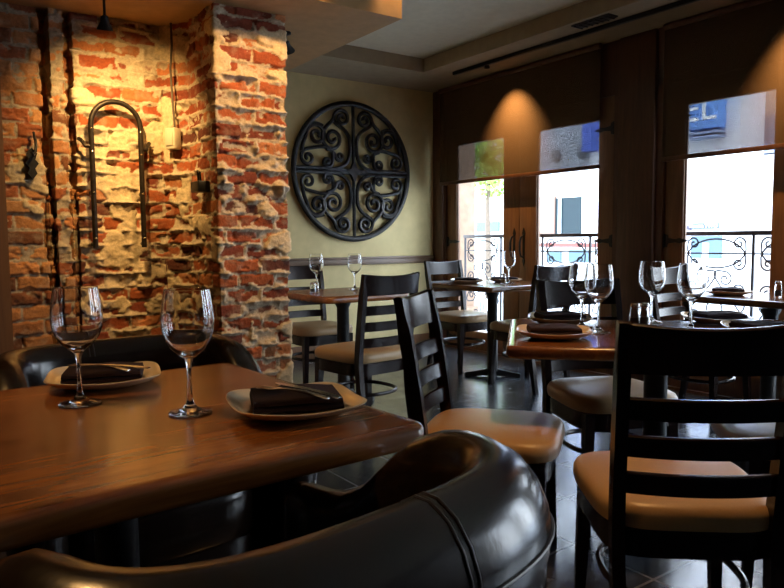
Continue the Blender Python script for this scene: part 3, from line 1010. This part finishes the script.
def make_napkin(label, loc, rz, group):
    # a serpentine folded cloth
    hw, th, gap = 0.066, 0.0058, 0.0006
    layers = 4
    centre = []
    for k in range(layers):
        z = th / 2 + k * (th + gap)
        xs_ = [(-hw + 2 * hw * i / 7) for i in range(8)]
        if k % 2: xs_ = xs_[::-1]
        centre += [(x * (1 - 0.015 * k), z) for x in xs_]
        if k < layers - 1:
            s_ = 1 if k % 2 == 0 else -1
            for q in range(1, 4):
                a = -PI / 2 + PI * q / 4
                centre.append((s_ * (hw + math.cos(a) * (th + gap) / 2), z + (th + gap) / 2 + math.sin(a) * (th + gap) / 2))
    L_, R_ = [], []
    for i in range(len(centre)):
        a, b_ = centre[max(i - 1, 0)], centre[min(i + 1, len(centre) - 1)]
        tx, tz = b_[0] - a[0], b_[1] - a[1]
        l = math.hypot(tx, tz) or 1
        nx_, nz_ = -tz / l, tx / l
        L_.append((centre[i][0] + nx_ * th / 2, centre[i][1] + nz_ * th / 2))
        R_.append((centre[i][0] - nx_ * th / 2, centre[i][1] - nz_ * th / 2))
    poly = L_ + R_[::-1]
    rg = []
    n = 16
    for k in range(n + 1):
        u = -1 + 2 * k / n
        y = u * 0.088
        rg.append([(x + 0.002 * math.sin(3 * u + 40 * z), y * (1 + 0.6 * math.sin(z * 200) * 0.02), z * (1.0 + 0.10 * math.cos(2.2 * u) + 0.05 * math.sin(5 * u)) ) for x, z in poly])
    o = MB().rings(rg).build('napkin', M['napkin'], None, angle=55)
    o.location = loc; o.rotation_euler = (0, 0, rz)
    return tag(o, label, 'napkin', group)

def cutlery(kind):
    if kind == 'fork':
        half = [(0.0, 0.0045), (0.02, 0.006), (0.06, 0.0042), (0.11, 0.0028), (0.13, 0.004), (0.138, 0.010), (0.148, 0.0125)]
        L = 0.195
        out = [(x, y) for x, y in half]
        tines = []
        ys_ = [0.0125, 0.0090, 0.0055, 0.0020, -0.0015 - 0.0005, -0.0055, -0.0090, -0.0125]
        pts = []
        for k in range(4):
            ya, yb_ = ys_[2 * k], ys_[2 * k + 1]
            pts += [(0.150, ya), (L - 0.004, ya * 0.92), (L, (ya + yb_) / 2 * 0.92), (L - 0.004, yb_ * 0.92), (0.150, yb_)]
        poly = out + pts + [(x, -y) for x, y in half[::-1]]
    else:
        half = [(0.0, 0.006), (0.03, 0.0085), (0.08, 0.0065), (0.092, 0.005), (0.10, 0.008)]
        poly = half + [(0.16, 0.0105), (0.195, 0.008), (0.21, -0.002), (0.19, -0.0075), (0.10, -0.0075)] + [(x, -y) for x, y in half[3::-1]]
    b = MB().prism(poly, -0.0012, 0.0012)
    # arch it lengthwise
    def zc(x):
        if kind == 'fork':
            return 0.010 * math.sin(PI * min(x, 0.15) / 0.15) * 0.6 + (0.0 if x < 0.15 else -0.004 * math.sin((x - 0.15) / 0.045 * PI) )
        return 0.003 * math.sin(PI * x / 0.21)
    b.v = [(x - 0.1, y, z + zc(x)) for x, y, z in b.v]
    return b
def make_cut(kind, label, loc, rz, group, tilt=0.0):
    o = cutlery(kind).build(kind, M['steel'], None, angle=30)
    o.location = loc; o.rotation_euler = (0, tilt, rz)
    return tag(o, label, kind, group)

def copy1(o, loc, rz, label, group, tilt=None):
    c = o.copy(); COL.objects.link(c)
    c.location = loc
    c.rotation_euler = (0, o.rotation_euler[1] if tilt is None else tilt, rz)
    c['label'] = label; c['group'] = group
    return c

def ang_px(fr, fd):          # rotation that lays local +x along a (r, d) direction
    x, y = W(fr, fd)
    return math.atan2(y, x)

SETS = [  # r, d, plate rot dir, napkin long direction, where
    (W(-0.20, 1.395), (0.92, 0.40), (0.98, 0.25), 'near corner of the pine table', True, True),
    (W(-0.712, 1.685), (0.9, 0.35), (0.98, 0.30), 'far edge of the pine table', True, True),
    (W(0.575, 2.44), (0.98, -0.19), (0.99, -0.1), 'near corner of the table for four', False, False),
    (W(0.70, 2.865), (0.98, -0.19), (0.98, 0.1), 'four seat table behind two overlapping glasses', True, False),
    (W(1.345, 2.84), (0.98, -0.19), (0.98, 0.15), 'table for four below the bright pane', True, False),
    (W(1.355, 2.50), (0.98, -0.19), (0.97, 0.2), 'four seat table above the big chair back', True, True),
    ((3.68, 4.20), (1, 0), (0.98, -0.3), 'corner table end facing the corner chair', False, False),
    ((4.00, 4.10), (1, 0), (0.98, 0.3), 'corner table beside its wine glass', False, False),
    ((4.10, 2.27), (1, 0), (0.9, -0.4), 'small table against the doors', True, False),
]
plate0 = nap0 = fork0 = knife0 = None
for (xy, pd, ndir, where, fk, kn) in SETS:
    pr = ang_px(*pd)
    nr = ang_px(*ndir) - PI / 2
    loc = (xy[0], xy[1], Z0)
    lab = 'cream rounded square plate at the ' + where
    if plate0 is None: plate0 = make_plate(lab, loc, pr, 'cream plates')
    else: copy1(plate0, loc, pr, lab, 'cream plates', 0)
    nl = (xy[0], xy[1], Z0 + 0.0158)
    lab = 'dark folded napkin on the plate at the ' + where
    if nap0 is None: nap0 = make_napkin(lab, nl, nr, 'folded napkins')
    else: copy1(nap0, nl, nr, lab, 'folded napkins', 0)
    top = Z0 + 0.0158 + 0.0250 * 1.12 + 0.0015
    if fk:
        a = ang_px(-0.80, 0.60) if fork0 is None else nr + PI / 2 + 2.4
        ox, oy = W(-0.004, -0.024)
        lab = 'steel fork across the napkin at the ' + where
        l = (xy[0] + ox, xy[1] + oy, top + 0.001)
        if fork0 is None: fork0 = make_cut('fork', lab, l, a, 'forks')
        else: copy1(fork0, l, a, lab, 'forks')
    if kn:
        a = ang_px(-0.72, 0.69) if knife0 is None else nr + PI / 2 + 2.6
        ox, oy = W(0.026, -0.010)
        lab = 'steel knife across the napkin at the ' + where
        l = (xy[0] + ox, xy[1] + oy, top + 0.0005)
        if knife0 is None: knife0 = make_cut('knife', lab, l, a, 'knives')
        else: copy1(knife0, l, a, lab, 'knives')

def shaker(label, xy, fill, cat='shaker', h=0.075):
    t = thing('table_shaker' if cat == 'shaker' else 'candle_glass', label, cat, (xy[0], xy[1], Z0))
    outer = [(0.0, 0.0), (0.019, 0.0), (0.021, 0.004), (0.021, h * 0.55), (0.0175, h * 0.82), (0.0175, h * 0.86)]
    inner = [(0.0155, h * 0.86), (0.0155, h * 0.82), (0.019, h * 0.55), (0.019, 0.006), (0.0, 0.005)]
    MB().lathe(outer + inner, 20).build('glass_body', M['glass'], t, angle=60, recalc=False)
    MB().lathe([(0.0, 0.0065), (0.0183, 0.0065), (0.0183, h * 0.42), (0.0, h * 0.45)], 20).build('filling', M[fill], t)
    if cat == 'shaker':
        MB().lathe([(0.0185, h * 0.84), (0.0192, h * 0.86), (0.0192, h * 0.95), (0.014, h * 1.03), (0.0, h * 1.06)], 20).build('cap', M['shaker_cap'], t)
    return t
shaker('glass pepper shaker with metal cap at the middle of the table set for four', W(0.955, 2.70), 'pepper', h=0.092)
shaker('glass salt shaker with metal cap beside the pepper shaker on the table set for four', W(0.997, 2.715), 'salt', h=0.092)
shaker('small glass shaker nearest the brick pillar on the table under the medallion', (2.205, 4.07), 'salt', h=0.07)
shaker('small glass pepper shaker before the wine glass, on the table under the medallion', (2.25, 4.11), 'pepper', h=0.07)
shaker('glass salt shaker beside the wine glass on the corner table', (3.86, 3.97), 'amber')
shaker('tall glass shaker on the small table against the doors', (4.17, 2.005), 'salt', h=0.09)

# ------------------------------------------------------------------ balcony railing outside
def railing(y0, y1, label):
    XR = XW + 0.33
    t = thing('balcony_railing', label, 'railing', (XR, 0, 0), 0, 'balcony railings')
    def bar(z, hw, hh, name):
        MB().box((-hw, y0, z - hh), (hw, y1, z + hh), 0.003).build(name, M['rail_iron'], t)
    bar(1.13, 0.022, 0.016, 'top_rail')
    bar(0.985, 0.008, 0.006, 'middle_rail')
    bar(0.10, 0.012, 0.010, 'bottom_rail')
    n = max(1, int(round((y1 - y0) / 0.55)))
    wd = (y1 - y0) / n
    for k in range(n + 1):
        y = y0 + wd * k
        y = min(max(y, y0 + 0.01), y1 - 0.01)
        MB().box((-0.009, y - 0.009, 0.0), (0.009, y + 0.009, 1.125), 0.002).build('upright', M['rail_iron'], t)
    def tube2(pts, yc, name='scroll'):
        MB().tube([(0, yc + a, z) for a, z in pts], 0.0065, 6, up=(1, 0, 0)).build(name, M['rail_iron'], t)
    for k in range(n):
        yc = y0 + wd * (k + 0.5)
        hw = wd * 0.40
        # C-scroll opening up, and its mirror below
        for s_ in (1, -1):
            zc = 0.985 + s_ * 0.068
            r = 0.048
            tube2(scroll((-hw + r, zc + 0.004 * s_), r, PI if s_ > 0 else PI, s_, (hw - r, zc + 0.004 * s_), r, 0.0, -s_, 1.35, 0.55), yc)
        # tall field of scrolls underneath
        for sx in (-1, 1):
            tube2([(sx * x, z) for x, z in scroll((0.075, 0.80), 0.055, PI * 0.5, 1, (hw - 0.06, 0.52), 0.06, PI * 1.5, 1, 1.3, 0.8)], yc)
            tube2([(sx * x, z) for x, z in scroll((hw - 0.05, 0.72), 0.05, PI * 0.0, -1, (0.09, 0.34), 0.06, PI * 1.0, -1, 1.3, 0.7)], yc)
            tube2([(sx * x, z) for x, z in scroll((hw - 0.06, 0.25), 0.055, PI * 0.5, 1, (0.06, 0.19), 0.045, PI * 0.5, -1, 1.3, 0.5)], yc)
        ringp = [(0.06 * math.cos(2 * PI * q / 20), 0.58 + 0.06 * math.sin(2 * PI * q / 20)) for q in range(21)]
        tube2(ringp, yc, 'ring')
    return t
railing(3.36, 5.55, 'black iron scrollwork balcony railing outside the double doors nearest the room corner')
railing(0.85, 3.05, 'black iron scrollwork balcony railing outside the doors behind the table set for four')

# ------------------------------------------------------------------ street outside
def ext(name, color, **k):
    return plain(name, color, k.pop('rough', 0.8), nscale=k.pop('ns', 1.5), var=k.pop('var', 0.05), bstr=0.0, **k)
X_ST = 13.0
def dirpx(p, x):
    t_ = (p - 392) / F
    return x * (CY - SY * t_) / (SY + CY * t_)
def zpx(p, y, x):
    t_ = (p - 392) / F
    d = x / (SY + CY * t_)
    hor = 240 - 0.0075 * (p - 392)
    return CAM_H + (hor - y) * d / F
gm = ext('pale paving', (0.62, 0.62, 0.62))
struct(MB().box((XW + 0.15, -9, -0.35), (30, 30, -0.02)).build('street', gm, smooth=False))

def facade(label, x, p0, p1, y_top_z, color, mats=None):
    ya, yb_ = dirpx(p1, x), dirpx(p0, x)
    t = thing('street_building', label, 'building', (x, 0, 0))
    MB().box((0, ya, -0.1), (0.9, yb_, y_top_z)).build('wall', ext('facade ' + label[:12], color), t, smooth=False)
    return t
def patch(t, x, p0, p1, y0, y1, color, name, dx=-0.06, rough=0.5):
    ya, yb_ = dirpx(p1, x), dirpx(p0, x)
    pm = (p0 + p1) / 2
    za, zb_ = zpx(pm, y1, x), zpx(pm, y0, x)
    return MB().box((dx, min(ya, yb_), za), (0.05, max(ya, yb_), zb_), 0.0).build(name, ext(name + ' paint', color, rough=rough, spec=0.1), t, smooth=False)
bA = facade('white rendered building across the street with round wall vents', 12.0, 470, 612, 7.5, (0.72, 0.74, 0.76))
patch(bA, 12.0, 541, 556, 197, 236, (0.22, 0.13, 0.10), 'porch_side')
patch(bA, 12.0, 471, 588, 60, 190, (0.36, 0.38, 0.42), 'grey_upper_storey', -0.04)
win = patch(bA, 12.0, 556, 581, 198, 236, (0.016, 0.028, 0.034), 'window', -0.03, 0.2)
patch(bA, 12.0, 560, 562, 198, 236, (0.5, 0.52, 0.52), 'window_mullion', -0.08)
patch(bA, 12.0, 541, 600, 243, 247, (0.2, 0.07, 0.06), 'shop_sign_band', -0.08)
patch(bA, 12.0, 548, 562, 251, 262, (0.08, 0.13, 0.16), 'shop_window', -0.05)
patch(bA, 12.0, 570, 590, 250, 262, (0.08, 0.13, 0.16), 'shop_window', -0.05)
patch(bA, 12.0, 478, 500, 222, 232, (0.10, 0.14, 0.18), 'shop_window', -0.05)
patch(bA, 12.0, 588, 597, 100, 153, (0.10, 0.16, 0.55), 'blue_pier', -0.25)
for p_, y_ in ((557, 158), (583, 154), (488, 166)):
    yy, zz = dirpx(p_, 12.0), zpx(p_, y_, 12.0)
    v_ = MB().lathe([(0.14, 0.0), (0.13, 0.10), (0.09, 0.14), (0.0, 0.15)], 20).build('round_vent', ext('vent grey', (0.16, 0.17, 0.18)), bA)
    v_.location = (0.0, yy, zz); v_.rotation_euler = (0, -PI / 2, 0)
bB = facade('pale street building with a blue banner, seen through the doors behind the table', 13.0, 640, 736, 8.0, (0.80, 0.80, 0.82))
bn = patch(bB, 13.0, 690, 722, 88, 132, (0.20, 0.40, 0.85), 'banner', -0.30)
patch(bB, 13.0, 690, 722, 135, 137, (0.35, 0.42, 0.6), 'banner_rail', -0.30)
patch(bB, 13.0, 690, 722, 139, 141, (0.35, 0.42, 0.6), 'banner_rail', -0.30)
patch(bB, 13.0, 692, 722, 236, 258, (0.09, 0.14, 0.19), 'shop_window', -0.05)
patch(bB, 13.0, 704, 710, 243, 258, (0.8, 0.82, 0.85), 'shop_window_frame', -0.07)
patch(bB, 13.0, 684, 692, 226, 230, (0.08, 0.07, 0.09), 'dark_sign', -0.1)
patch(bB, 13.0, 694, 719, 223, 229, (0.10, 0.12, 0.26), 'name_sign', -0.12)
bC = facade('beige and grey building at the far side of the street beside the bannered one', 14.6, 728, 900, 9.0, (0.72, 0.58, 0.48))
patch(bC, 14.6, 740, 900, 112, 150, (0.30, 0.34, 0.44), 'grey_storey', -0.3)
patch(bC, 14.6, 748, 757, 128, 150, (0.16, 0.19, 0.24), 'window', -0.35, 0.2)
patch(bC, 14.6, 728, 900, 152, 260, (0.82, 0.82, 0.82), 'ground_storey', -0.2)
patch(bC, 14.6, 750, 762, 236, 240, (0.2, 0.2, 0.22), 'lettered_strip', -0.25)

def text(body, x, p, y, size, color, label_parent, name):
    cu = bpy.data.curves.new(name, 'FONT')
    cu.body = body; cu.size = size; cu.extrude = 0.01; cu.align_x = 'CENTER'; cu.align_y = 'CENTER'
    o = bpy.data.objects.new(name, cu); COL.objects.link(o)
    bpy.context.view_layer.update()
    me = bpy.data.meshes.new_from_object(o.evaluated_get(bpy.context.evaluated_depsgraph_get()))
    bpy.data.objects.remove(o)
    o = bpy.data.objects.new(name, me); COL.objects.link(o)
    me.materials.clear(); me.materials.append(ext(name + ' white', color))
    o.parent = label_parent
    o.rotation_euler = (PI / 2, 0, -PI / 2)
    o.location = (x, dirpx(p, 13.0), zpx(p, y, 13.0))
    return o
bpy.context.view_layer.update()
text('EL', -0.36, 706, 114, 0.70, (0.9, 0.9, 0.9), bB, 'banner_lettering')
text('cinema TWO', -0.15, 706.5, 226, 0.105, (0.9, 0.9, 0.92), bB, 'name_sign_lettering')

# brick pier just outside and a street tree
ya, yb_ = dirpx(475, 5.95), dirpx(455, 5.6)
t = thing('terracotta_pier', 'tan brick pier standing just outside the door pane nearest the room corner', 'pier', (5.6, 0, 0))
MB().box((0, ya, -0.02), (0.35, yb_ + 0.3, 3.4), 0.01).build('shaft', ext('tan pier', (0.20, 0.125, 0.08), ns=8, var=0.2), t)
MB().box((-0.04, ya - 0.04, -0.02), (0.39, yb_ + 0.34, 0.25), 0.01).build('plinth', ext('tan pier base', (0.18, 0.11, 0.07), ns=8, var=0.2), t)

ty_, tz_ = dirpx(489, 9.0), zpx(489, 168, 9.0)
t = thing('street_tree', 'leafy green street tree seen through the door pane nearest the room corner', 'tree', (9.0, ty_, 0))
MB().tube([(0, 0, -0.05), (0.03, 0.05, 1.0), (-0.02, 0.02, 1.7), (0.02, 0.0, tz_ + 0.2)], [0.07, 0.055, 0.045, 0.02], 8, up=(1, 0, 0)).build('trunk', M['cable'], t)
lv = MB()
rr = random.Random(5)
for k in range(900):
    a, b_, q = rr.uniform(0, 2 * PI), math.acos(rr.uniform(-1, 1)), rr.random() ** 0.5
    cx_, cy_, cz_ = 0.55 * q * math.sin(b_) * math.cos(a), 0.42 * q * math.sin(b_) * math.sin(a), tz_ + 0.15 + 0.75 * q * math.cos(b_)
    d1 = Vector((rr.uniform(-1, 1), rr.uniform(-1, 1), rr.uniform(-1, 1))).normalized() * 0.075
    d2 = d1.cross(Vector((rr.uniform(-1, 1), rr.uniform(-1, 1), rr.uniform(-1, 1)))).normalized() * 0.032
    c0 = Vector((cx_, cy_, cz_))
    lv.add([c0 - d1, c0 + d2, c0 + d1, c0 - d2], [(0, 1, 2, 3)])
lv.build('foliage', ext('leaf green', (0.25, 0.42, 0.07), ns=6, var=0.4), t, smooth=False)

# ------------------------------------------------------------------ lights
def spot(name, loc, aim, power, color, size_deg, blend=0.6, rad=0.03):
    l = bpy.data.lights.new(name, 'SPOT')
    l.energy = power; l.color = color; l.spot_size = math.radians(size_deg); l.spot_blend = blend; l.shadow_soft_size = rad
    o = bpy.data.objects.new(name, l); COL.objects.link(o)
    o.location = loc
    o.rotation_euler = (Vector(aim) - Vector(loc)).to_track_quat('-Z', 'Y').to_euler()
    return o
WARM = (1.0, 0.58, 0.22)
spot('niche_spot', (0.83, 3.42, 2.065), (0.98, 3.965, 1.62), 64, (1.0, 0.62, 0.22), 112, 1.0, 0.02)
spot('pillar_spot', (1.62, 2.55, 2.55), (1.50, 3.45, 1.6), 95, WARM, 64, 0.8, 0.04)
spot('shade_spot', (4.135, 4.44, 2.545), (4.70, 4.44, 1.50), 125, (1.0, 0.57, 0.21), 78, 1.0, 0.015)
spot('shade_spot_two', (4.135, 1.99, 2.545), (4.70, 1.99, 1.50), 125, (1.0, 0.57, 0.21), 78, 1.0, 0.015)
spot('chair_spot', (1.80, 1.25, 2.66), (1.66, 1.20, 0.45), 85, (1.0, 0.50, 0.16), 50, 0.6, 0.03)
spot('table_spot', (-0.45, 1.9, 2.6), (-0.1, 1.45, 0.75), 58, (1.0, 0.55, 0.19), 75, 0.9, 0.08)
spot('bench_spot', (2.2, 3.05, 2.66), (2.2, 3.3, 0.45), 28, (1.0, 0.6, 0.25), 55, 0.7, 0.04)
def area(name, loc, aim, power, color, sx, sy, portal=False):
    l = bpy.data.lights.new(name, 'AREA')
    l.shape = 'RECTANGLE'; l.size = sx; l.size_y = sy; l.energy = power; l.color = color
    o = bpy.data.objects.new(name, l); COL.objects.link(o)
    o.location = loc
    o.rotation_euler = (Vector(aim) - Vector(loc)).to_track_quat('-Z', 'Y').to_euler()
    if portal: l.cycles.is_portal = True
    return o
for (a, bb) in PAIRS:
    area('door_portal', (XW + 0.12, (a + bb) / 2, 1.12), (0, (a + bb) / 2, 1.12), 1, (1, 1, 1), bb - a - 0.1, 2.1, True)

wd_ = bpy.data.worlds.new('sky'); scene.world = wd_
wd_.use_nodes = True
nt = wd_.node_tree
bg = nt.nodes['Background']
tc = nt.nodes.new('ShaderNodeTexCoord')
sep = nt.nodes.new('ShaderNodeSeparateXYZ'); link(nt, tc.outputs['Generated'], sep.inputs[0])
cr = nt.nodes.new('ShaderNodeValToRGB')
cr.color_ramp.elements[0].color = (0.82, 0.91, 1.0, 1); cr.color_ramp.elements[1].color = (0.55, 0.74, 1.0, 1)
link(nt, sep.outputs['Z'], cr.inputs['Fac'])
link(nt, cr.outputs[0], bg.inputs['Color'])
bg.inputs['Strength'].default_value = 13.0

# ------------------------------------------------------------------ camera
cam = bpy.data.cameras.new('camera')
cam.sensor_width = 36; cam.lens = F / 784 * 36
cam.clip_start = 0.02; cam.clip_end = 200
co = bpy.data.objects.new('camera', cam); COL.objects.link(co)
pitch = math.atan(54 / F)
fwd = Vector((SY * math.cos(pitch), CY * math.cos(pitch), -math.sin(pitch)))
right = Vector((CY, -SY, -0.0075)).normalized()
right = (right - fwd * right.dot(fwd)).normalized()
upv = right.cross(fwd)
mat = Matrix((right, upv, -fwd)).transposed().to_4x4()
mat.translation = Vector((0, 0, CAM_H))
co.matrix_world = mat
scene.camera = co

scene.view_settings.view_transform = 'Standard'
scene.view_settings.look = 'None'
scene.view_settings.exposure = 0.0
cy_ = scene.cycles
cy_.max_bounces = 12; cy_.diffuse_bounces = 4; cy_.glossy_bounces = 4; cy_.transmission_bounces = 10; cy_.transparent_max_bounces = 12
cy_.caustics_reflective = False; cy_.caustics_refractive = False
cy_.sample_clamp_indirect = 6.0
cy_.use_denoising = True
